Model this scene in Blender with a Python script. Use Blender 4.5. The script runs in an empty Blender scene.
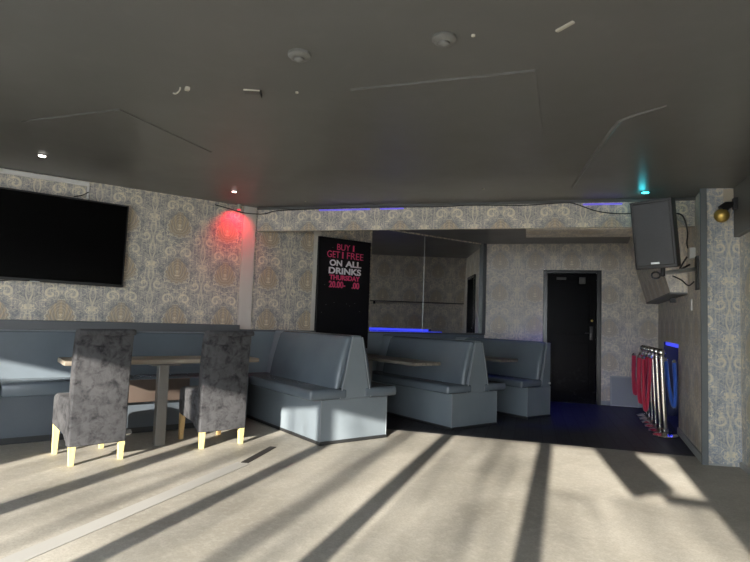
import bpy, bmesh, math, random
from mathutils import Vector, Matrix
random.seed(4)
PI = math.pi
S = bpy.context.scene
C = S.collection
CH, H = 1.15, 2.41            # camera height, ceiling height

# ------------------------------------------------------------------ node helpers
class N:
    """tiny wrapper so shader maths can be written as expressions"""
    def __init__(s, nt, sock): s.nt, s.k = nt, sock
    def _m(s, op, *a):
        n = s.nt.nodes.new('ShaderNodeMath'); n.operation = op
        for i, v in enumerate((s,) + a):
            if isinstance(v, N): s.nt.links.new(v.k, n.inputs[i])
            else: n.inputs[i].default_value = v
        return N(s.nt, n.outputs[0])
    def __add__(s, o): return s._m('ADD', o)
    __radd__ = __add__
    def __sub__(s, o): return s._m('SUBTRACT', o)
    def __rsub__(s, o): return (s * -1) + o
    def __mul__(s, o): return s._m('MULTIPLY', o)
    __rmul__ = __mul__
    def __truediv__(s, o): return s._m('DIVIDE', o)
    def abs(s): return s._m('ABSOLUTE')
    def frac(s): return s._m('FRACT')
    def floor(s): return s._m('FLOOR')
    def cos(s): return s._m('COSINE')
    def sin(s): return s._m('SINE')
    def sqrt(s): return s._m('SQRT')
    def min(s, o): return s._m('MINIMUM', o)
    def max(s, o): return s._m('MAXIMUM', o)
    def atan2(s, o): return s._m('ARCTAN2', o)
    def ramp(s, a, b):                      # smooth 0..1 between a and b
        n = s.nt.nodes.new('ShaderNodeMapRange'); n.interpolation_type = 'SMOOTHSTEP'
        s.nt.links.new(s.k, n.inputs[0]); n.inputs[1].default_value = a; n.inputs[2].default_value = b
        return N(s.nt, n.outputs[0])

def new_mat(name):
    m = bpy.data.materials.new(name); m.use_nodes = True
    return m, m.node_tree, m.node_tree.nodes['Principled BSDF']

def mat(name, col, rough=.5, metal=0., emit=None, estr=0., sheen=0., spec=.5):
    m, nt, b = new_mat(name)
    b.inputs['Base Color'].default_value = (*col, 1); b.inputs['Roughness'].default_value = rough
    b.inputs['Metallic'].default_value = metal; b.inputs['Specular IOR Level'].default_value = spec
    if emit:
        b.inputs['Emission Color'].default_value = (*emit, 1); b.inputs['Emission Strength'].default_value = estr
    if sheen:
        b.inputs['Sheen Weight'].default_value = sheen
    return m

def mixc(nt, fac, a, b):
    n = nt.nodes.new('ShaderNodeMix'); n.data_type = 'RGBA'
    if isinstance(fac, N): nt.links.new(fac.k, n.inputs[0])
    else: n.inputs[0].default_value = fac
    for i, v in ((6, a), (7, b)):
        if isinstance(v, tuple): n.inputs[i].default_value = (*v, 1)
        else: nt.links.new(v, n.inputs[i])
    return n.outputs[2]

def coord(nt, kind='Object'):
    return nt.nodes.new('ShaderNodeTexCoord').outputs[kind]

def noise(nt, vec, scale, detail=4, rough=.55, dist=0.):
    n = nt.nodes.new('ShaderNodeTexNoise'); nt.links.new(vec, n.inputs['Vector'])
    n.inputs['Scale'].default_value = scale; n.inputs['Detail'].default_value = detail
    n.inputs['Roughness'].default_value = rough; n.inputs['Distortion'].default_value = dist
    return N(nt, n.outputs[0])

def combine(nt, x, y, z=0.):
    n = nt.nodes.new('ShaderNodeCombineXYZ')
    for i, v in enumerate((x, y, z)):
        if isinstance(v, N): nt.links.new(v.k, n.inputs[i])
        else: n.inputs[i].default_value = v
    return n.outputs[0]

def bump(nt, b, h, strength=.3, dist=.005):
    n = nt.nodes.new('ShaderNodeBump'); n.inputs['Strength'].default_value = strength
    n.inputs['Distance'].default_value = dist
    nt.links.new(h.k, n.inputs['Height']); nt.links.new(n.outputs[0], b.inputs['Normal'])

def scaled(nt, vec, sc):
    n = nt.nodes.new('ShaderNodeMapping'); nt.links.new(vec, n.inputs[0]); n.inputs['Scale'].default_value = sc
    return n.outputs[0]

# ------------------------------------------------------------------ materials
def wallpaper(name, base, base2, tan, cream, P=.535, Q=.5, ou=.0, ov=.0):
    m, nt, b = new_mat(name)
    uv = coord(nt, 'UV')
    sep = nt.nodes.new('ShaderNodeSeparateXYZ'); nt.links.new(uv, sep.inputs[0])
    U = N(nt, sep.outputs[0]); V = N(nt, sep.outputs[1])
    u = ((U + ou) / P).frac() - .5; v = ((V + ov) / Q).frac() - .5
    a = u.abs()
    sym = combine(nt, a, v)                                   # mirrored coordinates: ornaments come out symmetric
    n1 = noise(nt, sym, 9, 2, .5, .9); n2 = noise(nt, sym, 17, 2, .5, .6); n3 = noise(nt, uv, 1.4, 3)
    flour = 1 - (n1 - .5).abs().ramp(.015, .05)               # scrolling ribbons
    fine = 1 - (n2 - .5).abs().ramp(.02, .055)
    # ogee frame: wide at the medallion, pinched between two of them
    og = (a - ((v * (2 * PI)).cos() * .17 + .27)).abs()
    band = 1 - og.ramp(.05, .12)
    stem = 1 - (a - ((v * (4 * PI)).sin() * .025 + .475)).abs().ramp(.006, .022)
    # curls: a pair of spirals above each medallion
    dx = a - .17; dy = v - .36
    rr = (dx * dx + dy * dy).sqrt(); th = dy.atan2(dx)
    spiral = (1 - (rr * 62 - th).sin().ramp(-.7, .1)) * (1 - rr.ramp(.11, .15))
    dx2 = a - .36; dy2 = v + .33
    r2 = (dx2 * dx2 + dy2 * dy2).sqrt(); t2 = dy2.atan2(dx2)
    spiral2 = (1 - (r2 * 66 + t2).sin().ramp(-.7, .1)) * (1 - r2.ramp(.09, .13))
    # medallion: a pointed palmette, fanned veins inside a scalloped outline
    vv = v + .02
    mx = a / (vv * -.28 + .215); my = vv / .275
    mr = (mx * mx + my * my).sqrt(); mt = mx.atan2(my)
    wob = (n2 - .5) * .35
    petal = mr + wob - (mt * 9).cos().abs() * .07
    med = 1 - petal.ramp(.82, 1.0)
    halo = (1 - petal.ramp(1.05, 1.45)) * (1 - med)
    rim = (1 - (petal - 1.0).abs().ramp(.02, .09)) * n1.ramp(.4, .55)
    fan = a.atan2(vv + .3)
    veins = (1 - (fan * 26 + mr * 3).sin().ramp(-.1, .6)) * med
    rings = (1 - (mr * 15 + wob * 8).sin().abs().ramp(.1, .5)) * med
    heart = (1 - ((mx * mx * 9 + (my + .25) * (my + .25) * 5).sqrt()).ramp(.55, .75))
    ground = mixc(nt, noise(nt, sym, 5, 3).ramp(.35, .65), base, base2)
    stripe = (noise(nt, scaled(nt, uv, (70, 4, 1)), 1, 2)).ramp(.4, .7)
    ground = mixc(nt, stripe * .35, ground, cream)
    c = mixc(nt, halo * .6, ground, base2)
    c = mixc(nt, fine * .3, c, cream)
    c = mixc(nt, med * .75, c, tan)
    c = mixc(nt, veins * .4, c, base2)
    c = mixc(nt, rings * .35, c, cream)
    c = mixc(nt, heart * (flour * .6 + .15), c, cream)
    c = mixc(nt, rim * .6, c, cream)
    orn = (band * (flour * .8 + .05)).max(stem * .6).max(spiral * .8).max(spiral2 * .75).max(flour * (1 - med) * (1 - halo) * .45)
    wear = noise(nt, uv, 22, 3, .6).ramp(.3, .6)
    c = mixc(nt, orn * (wear * .45 + .55), c, cream)
    c = mixc(nt, n3.ramp(.3, .75) * .18, c, base2)
    nt.links.new(c, b.inputs['Base Color'])
    b.inputs['Roughness'].default_value = .42
    bump(nt, b, orn + med * .4, .25, .003)
    return m

M = {}
M['paper'] = wallpaper('damask wallpaper', (.43, .405, .395), (.26, .258, .275), (.60, .455, .265), (1.0, .9, .68), ou=.04, ov=.14)
M['paper_back'] = wallpaper('damask wallpaper grey', (.60, .56, .52), (.43, .405, .395), (.58, .48, .34), (.95, .86, .68), ou=.2, ov=.1)
M['paper_blue'] = wallpaper('damask wallpaper blue', (.40, .445, .51), (.28, .32, .38), (.60, .50, .34), (.98, .88, .66), P=.56, ou=.02, ov=.2)
M['paper_pale'] = mat('plain pale paper', (.70, .655, .59), .5)

def floor_mat():
    m, nt, b = new_mat('worn beige vinyl'); o = coord(nt)
    big = noise(nt, o, .8, 5, .6).ramp(.32, .7); med = noise(nt, o, 4.5, 5, .65).ramp(.35, .7)
    grain = noise(nt, o, 60, 3, .6); rub = noise(nt, scaled(nt, o, (3, .9, 1)), 1.6, 4).ramp(.45, .75)
    c = mixc(nt, big, (0.318, 0.297, 0.254), (0.533, 0.503, 0.443))
    c = mixc(nt, med * .4, c, (0.413, 0.378, 0.314))
    c = mixc(nt, rub * .3, c, (0.585, 0.555, 0.490))
    c = mixc(nt, (noise(nt, o, 75, 3, .7)).ramp(.35, .7) * .5, c, (0.284, 0.262, 0.219))
    c = mixc(nt, (noise(nt, o, 22, 4, .7)).ramp(.45, .7) * .3, c, (0.636, 0.611, 0.550))
    spot = noise(nt, o, 7, 2).ramp(.72, .8)
    c = mixc(nt, spot * .35, c, (.26, .235, .2))
    nt.links.new(c, b.inputs['Base Color']); b.inputs['Roughness'].default_value = .55
    bump(nt, b, grain, .12, .002); return m
M['floor'] = floor_mat()

def carpet_mat():
    m, nt, b = new_mat('dark plank vinyl'); uv = coord(nt, 'UV')
    sep = nt.nodes.new('ShaderNodeSeparateXYZ'); nt.links.new(uv, sep.inputs[0])
    U = N(nt, sep.outputs[0]); V = N(nt, sep.outputs[1])
    pu = U / .14; row = pu.floor(); gap = 1 - (pu.frac() - .5).abs().ramp(.44, .49)
    seams = 1 - (((V / 1.1 + row * .37).frac()) - .5).abs().ramp(.485, .497)
    tone = (row * 12.9898).sin() * 43758.5
    tone = tone.frac()
    c = mixc(nt, tone.abs(), (.018, .019, .026), (.034, .035, .045))
    gr = noise(nt, scaled(nt, uv, (40, 2.5, 1)), 1, 4)
    c = mixc(nt, gr.ramp(.3, .7) * .5, c, (.045, .046, .056))
    c = mixc(nt, 1 - gap * seams, c, (.006, .006, .008))
    nt.links.new(c, b.inputs['Base Color']); b.inputs['Roughness'].default_value = .55
    return m
M['carpet'] = carpet_mat()

def ceil_mat():
    m, nt, b = new_mat('dark grey satin ceiling paint'); o = coord(nt)
    n = noise(nt, o, .9, 4, .6).ramp(.3, .7); s = noise(nt, o, 6, 4, .6).ramp(.5, .8)
    c = mixc(nt, n, (0.122, 0.120, 0.113), (0.137, 0.134, 0.127))
    nt.links.new(mixc(nt, s * .2, c, (0.180, 0.176, 0.167)), b.inputs['Base Color'])
    nt.links.new((noise(nt, o, 2.2, 4) * .14 + .27).k, b.inputs['Roughness'])
    bump(nt, b, noise(nt, o, 1.6, 3), .12, .02); return m
M['ceiling'] = ceil_mat()
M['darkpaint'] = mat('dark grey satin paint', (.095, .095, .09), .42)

def vinyl_mat(name, c1, c2, rough=.31):
    m, nt, b = new_mat(name); o = coord(nt)
    c = mixc(nt, noise(nt, o, 2.5, 4).ramp(.3, .7), c1, c2)
    nt.links.new(c, b.inputs['Base Color']); b.inputs['Roughness'].default_value = rough
    bump(nt, b, noise(nt, o, 5, 3) + noise(nt, o, 160, 2) * .08, .16, .02); return m
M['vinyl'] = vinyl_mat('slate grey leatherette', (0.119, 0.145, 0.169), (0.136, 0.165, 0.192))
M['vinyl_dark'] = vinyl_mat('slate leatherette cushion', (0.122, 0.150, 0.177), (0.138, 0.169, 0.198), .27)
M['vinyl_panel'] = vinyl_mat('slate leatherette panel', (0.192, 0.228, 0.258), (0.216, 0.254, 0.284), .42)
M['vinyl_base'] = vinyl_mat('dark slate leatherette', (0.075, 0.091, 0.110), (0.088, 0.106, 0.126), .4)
M['piping'] = mat('pale grey piping', (.27, .30, .325), .4)
M['kick'] = mat('black kickboard', (.022, .023, .024), .5)
M['brown'] = vinyl_mat('brown leatherette', (.085, .064, .054), (.1, .076, .063), .4)
M['cap'] = mat('grey painted timber', (.115, .122, .13), .45)

def velvet():
    m, nt, b = new_mat('charcoal crushed velvet'); o = coord(nt)
    n = noise(nt, o, 13, 5, .6, .5).ramp(.22, .62); k = noise(nt, o, 34, 3, .6).ramp(.45, .7)
    c = mixc(nt, n, (0.0135, 0.0138, 0.016), (0.078, 0.078, 0.082)); c = mixc(nt, k * .35, c, (0.105, 0.102, 0.106))
    nt.links.new(c, b.inputs['Base Color']); b.inputs['Roughness'].default_value = .8
    b.inputs['Sheen Weight'].default_value = .06; b.inputs['Specular IOR Level'].default_value = .08; b.inputs['Sheen Roughness'].default_value = .4
    bump(nt, b, n + k * .5, .25, .006); return m
M['velvet'] = velvet()

def wood(name, c1, c2, sc=(3, 40, 40), rough=.5):
    m, nt, b = new_mat(name); o = coord(nt)
    g = noise(nt, scaled(nt, o, sc), 1, 4, .6, .4).ramp(.3, .7); w = noise(nt, o, 5, 3).ramp(.35, .7)
    c = mixc(nt, g, c1, c2); c = mixc(nt, w * .35, c, c1)
    nt.links.new(c, b.inputs['Base Color']); b.inputs['Roughness'].default_value = rough
    bump(nt, b, g, .15, .002); return m
M['oak'] = wood('weathered oak', (.23, .19, .145), (.42, .36, .28), (40, 3, 40))
M['oakx'] = wood('grey weathered oak', (.10, .092, .08), (.30, .275, .235), (5, 60, 40))
M['legwood'] = wood('pale beech', (.72, .6, .25), (.86, .72, .34), (30, 30, 3))
M['legwood_shade'] = wood('shaded beech leg', (.5, .33, .14), (.6, .4, .19), (30, 30, 3))  # leg wood with shade put into its colour, for the unlit front legs
M['steel'] = mat('dark brushed steel', (.17, .165, .155), .42, .6)
M['black'] = mat('black plastic', (.012, .012, .013), .4)
M['screen'] = mat('black screen glass', (.002, .002, .0022), .2, spec=.08)
M['white'] = mat('white plastic', (.78, .77, .74), .4)
M['poster'] = mat('black board', (.006, .006, .007), .5, spec=.3)
M['pink'] = mat('pink print', (.85, .07, .2), .5)
M['textwhite'] = mat('white print', (.95, .95, .95), .5)
M['mirror'] = mat('mirror glass', (.92, .96, .97), .012, 1.)
M['seam'] = mat('aluminium strip', (.6, .62, .62), .3, .8)
M['door'] = mat('black gloss door', (.006, .006, .007), .18)
def doormat():
    m, nt, b = new_mat('black scuffed door'); o = coord(nt)
    z = N(nt, nt.nodes.new('ShaderNodeSeparateXYZ').outputs[2])
    nt.links.new(o, z.k.node.inputs[0])
    k = noise(nt, o, 14, 5, .7).ramp(.5, .75) * (1 - z.ramp(.15, .75))
    nt.links.new(mixc(nt, k, (.005, .005, .006), (.035, .037, .036)), b.inputs['Base Color'])
    b.inputs['Roughness'].default_value = .25; b.inputs['Specular IOR Level'].default_value = .03; return m
M['door'] = doormat()
M['doorframe'] = mat('black door frame gloss', (.02, .02, .021), .25)
M['chrome'] = mat('polished chrome', (.85, .83, .8), .12, 1.)
M['red'] = mat('red velvet rope', (.62, .02, .07), .75, sheen=.6)
M['blue'] = mat('blue velvet rope', (.02, .11, .55), .75, sheen=.6)
M['gold'] = mat('gold lacquer', (.62, .43, .11), .33, .75)
M['panelgrey'] = mat('grey laminate', (.33, .345, .355), .5)
M['trimgrey'] = mat('grey gloss trim', (.165, .18, .185), .38)
M['dim'] = mat('dim lamp reflection', (.03, .03, .028), .5)
M['skirt'] = mat('grey white skirting', (.42, .43, .42), .45)
M['tape'] = mat('grey aluminium cover strip', (.46, .45, .425), .45, .0)
M['rubber'] = mat('black rubber', (.03, .028, .026), .6)
M['offwhite'] = mat('yellowed plastic', (.5, .47, .4), .5)
M['smoke'] = mat('grey dusty plastic', (.15, .15, .14), .45)
M['raw'] = mat('bare plaster', (.62, .55, .42), .8)
M['ledw'] = mat('lit white lamp', (1, 1, 1), .5, emit=(1, .93, .85), estr=14)
M['ledpink'] = mat('lit warm pink lamp', (1, .9, .9), .5, emit=(1, .72, .66), estr=12)
M['ledteal'] = mat('lit teal lamp', (.2, 1, 1), .5, emit=(.08, .85, .95), estr=7)
M['ledred'] = mat('lit red lamp', (1, .1, .1), .5, emit=(1, .02, .05), estr=6)
M['ledblue'] = mat('lit blue led strip', (.1, .1, 1), .5, emit=(.05, .07, 1), estr=2.0)
M['ledviolet'] = mat('lit violet led strip', (.2, .1, 1), .5, emit=(.13, .12, 1), estr=1.3)
M['grille'] = None
def grille():
    m, nt, b = new_mat('black steel grille'); o = coord(nt)
    s = scaled(nt, o, (130, 130, 130))
    v = nt.nodes.new('ShaderNodeTexVoronoi'); nt.links.new(s, v.inputs[0]); v.inputs['Scale'].default_value = 1
    nt.links.new(mixc(nt, N(nt, v.outputs[0]).ramp(.3, .5), (.002, .002, .002), (.009, .009, .009)), b.inputs['Base Color'])
    b.inputs['Roughness'].default_value = .38; return m
M['grille'] = grille()
M['street'] = mat('pale paving', (.42, .41, .39), .8)
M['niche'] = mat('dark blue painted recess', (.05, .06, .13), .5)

# ------------------------------------------------------------------ mesh helpers
class MB:
    def __init__(s): s.bm = bmesh.new()
    def _xf(s, vs, mx):
        if mx is not None: bmesh.ops.transform(s.bm, matrix=mx, verts=vs)
    def box(s, x0, y0, z0, x1, y1, z1, bev=0., seg=2, mx=None):
        r = bmesh.ops.create_cube(s.bm, size=1)
        vs = r['verts']
        for v in vs:
            v.co = Vector(((x0 + x1) / 2 + v.co.x * (x1 - x0), (y0 + y1) / 2 + v.co.y * (y1 - y0), (z0 + z1) / 2 + v.co.z * (z1 - z0)))
        if bev:
            es = list({e for v in vs for e in v.link_edges})
            rr = bmesh.ops.bevel(s.bm, geom=es, offset=bev, segments=seg, profile=.5, affect='EDGES')
            vs = list({v for f in rr['faces'] for v in f.verts} | {v for v in vs if v.is_valid})
        s._xf(vs, mx); return s
    def prism(s, poly, axis, a, b, bev=0., seg=2, mx=None):
        """poly: 2-D outline; axis 'x': points are (y,z); 'y': (x,z); 'z': (x,y)"""
        def P(p, t):
            return {'x': (t, p[0], p[1]), 'y': (p[0], t, p[1]), 'z': (p[0], p[1], t)}[axis]
        A = [s.bm.verts.new(P(p, a)) for p in poly]; B = [s.bm.verts.new(P(p, b)) for p in poly]
        n = len(poly); fs = [s.bm.faces.new(A[::-1]), s.bm.faces.new(B)]
        for i in range(n): fs.append(s.bm.faces.new((A[i], A[(i + 1) % n], B[(i + 1) % n], B[i])))
        bmesh.ops.recalc_face_normals(s.bm, faces=fs)
        vs = A + B
        if bev:
            es = list({e for f in fs for e in f.edges})
            rr = bmesh.ops.bevel(s.bm, geom=es, offset=bev, segments=seg, profile=.5, affect='EDGES')
            vs = list({v for f in rr['faces'] for v in f.verts} | {v for v in vs if v.is_valid})
        s._xf(vs, mx); return s
    def lathe(s, prof, c=(0, 0, 0), n=24, mx=None):
        rings = []; vs = []
        for r, z in prof:
            ring = [s.bm.verts.new((c[0] + max(r, 1e-4) * math.cos(2 * PI * i / n), c[1] + max(r, 1e-4) * math.sin(2 * PI * i / n), c[2] + z)) for i in range(n)]
            rings.append(ring); vs += ring
        fs = []
        for a, b in zip(rings, rings[1:]):
            for i in range(n): fs.append(s.bm.faces.new((a[i], a[(i + 1) % n], b[(i + 1) % n], b[i])))
        fs.append(s.bm.faces.new(rings[0][::-1])); fs.append(s.bm.faces.new(rings[-1]))
        bmesh.ops.recalc_face_normals(s.bm, faces=fs)
        s._xf(vs, mx); return s
    def tube(s, pts, r, n=8, mx=None):
        pts = [Vector(p) for p in pts]; rings = []; vs = []
        prev = None
        for i, p in enumerate(pts):
            t = (pts[min(i + 1, len(pts) - 1)] - pts[max(i - 1, 0)]).normalized()
            u = prev if prev is not None else (Vector((0, 0, 1)) if abs(t.z) < .9 else Vector((1, 0, 0)))
            u = (u - t * u.dot(t)).normalized(); prev = u; w = t.cross(u)
            rr = r[i] if isinstance(r, (list, tuple)) else r
            ring = [s.bm.verts.new(p + (u * math.cos(2 * PI * k / n) + w * math.sin(2 * PI * k / n)) * rr) for k in range(n)]
            rings.append(ring); vs += ring
        fs = [s.bm.faces.new(rings[0][::-1]), s.bm.faces.new(rings[-1])]
        for a, b in zip(rings, rings[1:]):
            for k in range(n): fs.append(s.bm.faces.new((a[k], a[(k + 1) % n], b[(k + 1) % n], b[k])))
        bmesh.ops.recalc_face_normals(s.bm, faces=fs)
        s._xf(vs, mx); return s
    def quad(s, *pts):
        s.bm.faces.new([s.bm.verts.new(p) for p in pts]); return s
    def build(s, name, material, parent=None, smooth=False, uv=False, loc=None, rotz=0.):
        me = bpy.data.meshes.new(name)
        if smooth:
            for f in s.bm.faces: f.smooth = True
            for e in s.bm.edges:
                if len(e.link_faces) == 2 and e.calc_face_angle(0) > math.radians(38): e.smooth = False
        if uv:
            L = s.bm.loops.layers.uv.new('uv')
            for f in s.bm.faces:
                f.normal_update(); n = f.normal
                for lp in f.loops:
                    p = lp.vert.co
                    if abs(n.z) > .8: lp[L].uv = (p.x * .79 + p.y * .613, p.x * -.613 + p.y * .79)
                    else:
                        t = Vector((-n.y, n.x, 0)).normalized(); lp[L].uv = (p.dot(t), p.z)
        s.bm.to_mesh(me); s.bm.free()
        me.materials.append(material)
        o = bpy.data.objects.new(name, me); C.objects.link(o)
        if parent is not None: o.parent = parent
        if loc is not None: o.location = loc
        o.rotation_euler.z = rotz
        return o

def struct(o):
    o['kind'] = 'structure'; return o
def tag(o, label, cat, group=None):
    o['label'] = label; o['category'] = cat
    if group: o['group'] = group
    return o
def thing(name, label, cat, loc=(0, 0, 0), rotz=0., group=None):
    o = bpy.data.objects.new(name, None); C.objects.link(o); o.location = loc; o.rotation_euler.z = rotz
    o.empty_display_size = .1
    return tag(o, label, cat, group)
def copy_tree(o, parent=None):
    c = o.copy(); C.objects.link(c)
    if parent is not None: c.parent = parent
    for ch in list(o.children): copy_tree(ch, c)
    return c

# ------------------------------------------------------------------ room layout (plan)
WX = -6.05                                     # left wall plane
BD = Vector((.79, .613, 0)).normalized()       # direction of bulkhead, back wall and shopfront
BN = Vector((-BD.y, BD.x, 0))                  # away from the camera
B0 = Vector((WX, 2.70, 0)); K0 = Vector((WX, 6.63, 0))
PIER = Vector((-2.2, 5.22, 0)); PIER2 = Vector((-1.985, 5.425, 0))
KC = K0 + BD * ((-4.06 - WX) / BD.x)                 # corner of back wall and recess wall
SD = (KC - PIER).normalized(); SL = (KC - PIER).length; SN = Vector((-SD.y, SD.x, 0))    # SN into the room
if SN.x > 0: SN = -SN
RD = Vector((.55, -.83, 0)).normalized()       # right wall, towards the shopfront
W0 = Vector((0, -1.486, 0)); WD = Vector((.835, .55, 0)).normalized()
def wpt(w, z=0, d=0.): 
    p = W0 + WD * w + Vector((WD.y, -WD.x, 0)) * d; return Vector((p.x, p.y, z))
wl = (WX - W0.x) / WD.x
# right wall meets the shopfront
den = WD.x * RD.y - WD.y * RD.x
q = PIER2 - W0; wr = (q.x * RD.y - q.y * RD.x) / den
CL, CR = wpt(wl), wpt(wr)

def z_(p, z): return (p.x, p.y, z)
room = [CL, CR, PIER2, PIER, KC, K0]
# carpet edge runs parallel to the bulkhead
E0 = Vector((-3.74, 4.41, 0)); t = (WX - E0.x) / BD.x; EL = E0 + BD * t
tt = ((PIER - E0).x * SD.y - (PIER - E0).y * SD.x) / (BD.x * SD.y - BD.y * SD.x); ER = E0 + BD * tt
b = MB(); b.quad(*[z_(p, 0) for p in (CL, CR, PIER2, PIER, ER, EL)])
struct(b.build('floor', M['floor']))
b = MB(); b.quad(*[z_(p, 0) for p in (EL, ER, KC, K0)])
struct(b.build('floor', M['carpet'], uv=True)).name = 'floor_recess'
b = MB(); b.quad(*[z_(p, H) for p in reversed(room)])
struct(b.build('ceiling', M['ceiling']))

# left wall
b = MB(); b.quad(z_(CL, 0), (WX, K0.y, 0), (WX, K0.y, H), z_(CL, H))
struct(b.build('wall_left', M['paper'], uv=True))
# pale vertical boards on the left wall
for k, (y0, y1, z0) in enumerate(((2.545, 2.70, .92), (3.50, 3.585, .97))):
    struct(MB().box(WX, y0, z0, WX + .02, y1, H - .002).build('trim_%d' % (k + 1), M['paper_pale'], uv=True))
# upholstered dado below the wallpaper
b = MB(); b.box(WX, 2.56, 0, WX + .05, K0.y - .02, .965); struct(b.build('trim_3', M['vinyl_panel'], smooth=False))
b = MB(); b.box(WX, 2.56, .965, WX + .06, K0.y - .02, .985); struct(b.build('trim_4', M['cap']))
# narrow grey corner trim at the end of the mirror
b = MB(); b.box(WX, 6.55, .985, WX + .05, 6.63, H - .002); struct(b.build('trim_5', M['trimgrey']))

# back wall with door opening
def on(P0, D, s, z=0., n=0., NN=None):
    p = P0 + D * s + (NN if NN is not None else Vector((0, 0, 0))) * n
    return (p.x, p.y, z)
def Bk(s, z, n=0): return on(K0, BD, s, z, n, BN)
KL = (KC - K0).length
d0, d1, dz = .905, 1.742, 2.0
b = MB()
b.quad(Bk(0, 0), Bk(d0, 0), Bk(d0, H), Bk(0, H)); b.quad(Bk(d1, 0), Bk(KL, 0), Bk(KL, H), Bk(d1, H)); b.quad(Bk(d0, dz), Bk(d1, dz), Bk(d1, H), Bk(d0, H))
struct(b.build('wall_back', M['paper_back'], uv=True))
RZ = math.atan2(BD.y, BD.x)
def frame(P0, s, z=0, n=0.):
    return Matrix.Translation(Vector(Bk(s, z, n)) if P0 is K0 else Vector(on(P0, BD, s, z, n, BN))) @ Matrix.Rotation(RZ, 4, 'Z')
dr = bpy.data.objects.new('door_1', None); C.objects.link(dr); dr['kind'] = 'structure'
dr.matrix_world = frame(K0, d0)
w = d1 - d0
b = MB(); b.box(0, -.03, 0, .065, .14, dz, .004); b.box(w - .065, -.03, 0, w, .14, dz, .004); b.box(.065, -.03, dz - .05, w - .065, .14, dz, .004); b.box(.0, .0, -.05, w, .16, .004)
b.build('door_frame', M['doorframe'], dr)
b = MB(); b.box(.065, .1, .0, w - .065, .14, dz - .05, .003)
for z0, z1 in ((.15, .9), (1.02, 1.8)): b.box(.16, .092, z0, w - .16, .1, z1, .004)
leaf = b.build('door_leaf', M['door'], dr)
b = MB(); b.box(w - .15, .09, .95, w - .105, .1, 1.15, .004); b.tube([(w - .13, .09, 1.05), (w - .13, .05, 1.05), (w - .22, .05, 1.05)], .009)
b.build('door_handle', M['black'], leaf, smooth=True)
b = MB(); b.lathe([(.0, 0), (.016, 0), (.016, .006), (.006, .012), (0, .012)], mx=Matrix.Translation((w - .12, .092, 1.24)) @ Matrix.Rotation(PI / 2, 4, 'X'))
b.build('keyhole_plate', M['gold'], leaf, smooth=True)
b = MB(); b.box(.2, .085, 1.86, .34, .1, 1.9, .004); b.box(.53, .085, 1.8, .62, .1, 1.9, .004)
b.build('door_glint_marks', M['dim'], leaf)  # small raised marks standing in for faint lamp reflections on the door

# recess wall (right of the back wall) with low niche
def Sd(t, z, n=0): return on(PIER, SD, t, z, n, SN)
n0, n1, nz, nd = 1.50, 2.85, .985, .32
b = MB()
b.quad(Sd(0, 0), Sd(n0, 0), Sd(n0, H), Sd(0, H)); b.quad(Sd(n0, nz), Sd(n1, nz), Sd(n1, H), Sd(n0, H)); b.quad(Sd(n1, 0), Sd(SL, 0), Sd(SL, H), Sd(n1, H))
struct(b.build('wall_recess', M['paper_back'], uv=True))
b = MB()
b.quad(Sd(n0, 0, -nd), Sd(n1, 0, -nd), Sd(n1, nz, -nd), Sd(n0, nz, -nd)); b.quad(Sd(n0, 0), Sd(n0, 0, -nd), Sd(n0, nz, -nd), Sd(n0, nz))
b.quad(Sd(n1, 0), Sd(n1, 0, -nd), Sd(n1, nz, -nd), Sd(n1, nz)); b.quad(Sd(n0, nz), Sd(n0, nz, -nd), Sd(n1, nz, -nd), Sd(n1, nz)); b.quad(Sd(n0, 0, -.0), Sd(n0, 0, -nd), Sd(n1, 0, -nd), Sd(n1, 0))
struct(b.build('wall_niche', M['niche']))
def strip(P0, D, NN, s0, s1, z0, z1, n0_, n1_, bev=.0):
    b = MB(); A = []
    for n in (n0_, n1_):
        for s in (s0, s1):
            for z in (z0, z1): A.append(b.bm.verts.new(on(P0, D, s, z, n, NN)))
    for f in ((0, 1, 3, 2), (4, 6, 7, 5), (0, 4, 5, 1), (2, 3, 7, 6), (0, 2, 6, 4), (1, 5, 7, 3)): b.bm.faces.new([A[i] for i in f])
    bmesh.ops.recalc_face_normals(b.bm, faces=b.bm.faces[:])
    return b
def shade_strip(a, b): return strip(PIER, SD, SN, a, b, 1.512, 1.529, .002, .163)
# sloping boxed soffit along the recess wall
b = MB(); t0, t1 = .82, SL - .002
A = [Sd(t0, H - .001, .002), Sd(t0, H - .001, .41), Sd(t0, 1.53, .16), Sd(t0, 1.53, .002)]
Bq = [Sd(t1, H - .001, .002), Sd(t1, H - .001, .41), Sd(t1, 1.53, .16), Sd(t1, 1.53, .002)]
va = [b.bm.verts.new(p) for p in A]; vb = [b.bm.verts.new(p) for p in Bq]
b.bm.faces.new(va); b.bm.faces.new(vb[::-1])
for i in range(4): b.bm.faces.new((va[i], va[(i + 1) % 4], vb[(i + 1) % 4], vb[i]))
bmesh.ops.recalc_face_normals(b.bm, faces=b.bm.faces[:])
struct(b.build('wall_soffit', M['paper_back'], uv=True))
struct(shade_strip(t0, t1).build('trim_12', M['darkpaint']))  # dark strip put in for the shade under the soffit edge
struct(strip(PIER, SD, SN, .0, n0 - .02, .001, .07, .0, .018).build('baseboard_recess', M['skirt']))
struct(strip(K0, BD, -BN, d1 + .005, KL - .02, .001, .06, .0, .012).build('baseboard_back', M['panelgrey']))
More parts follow.
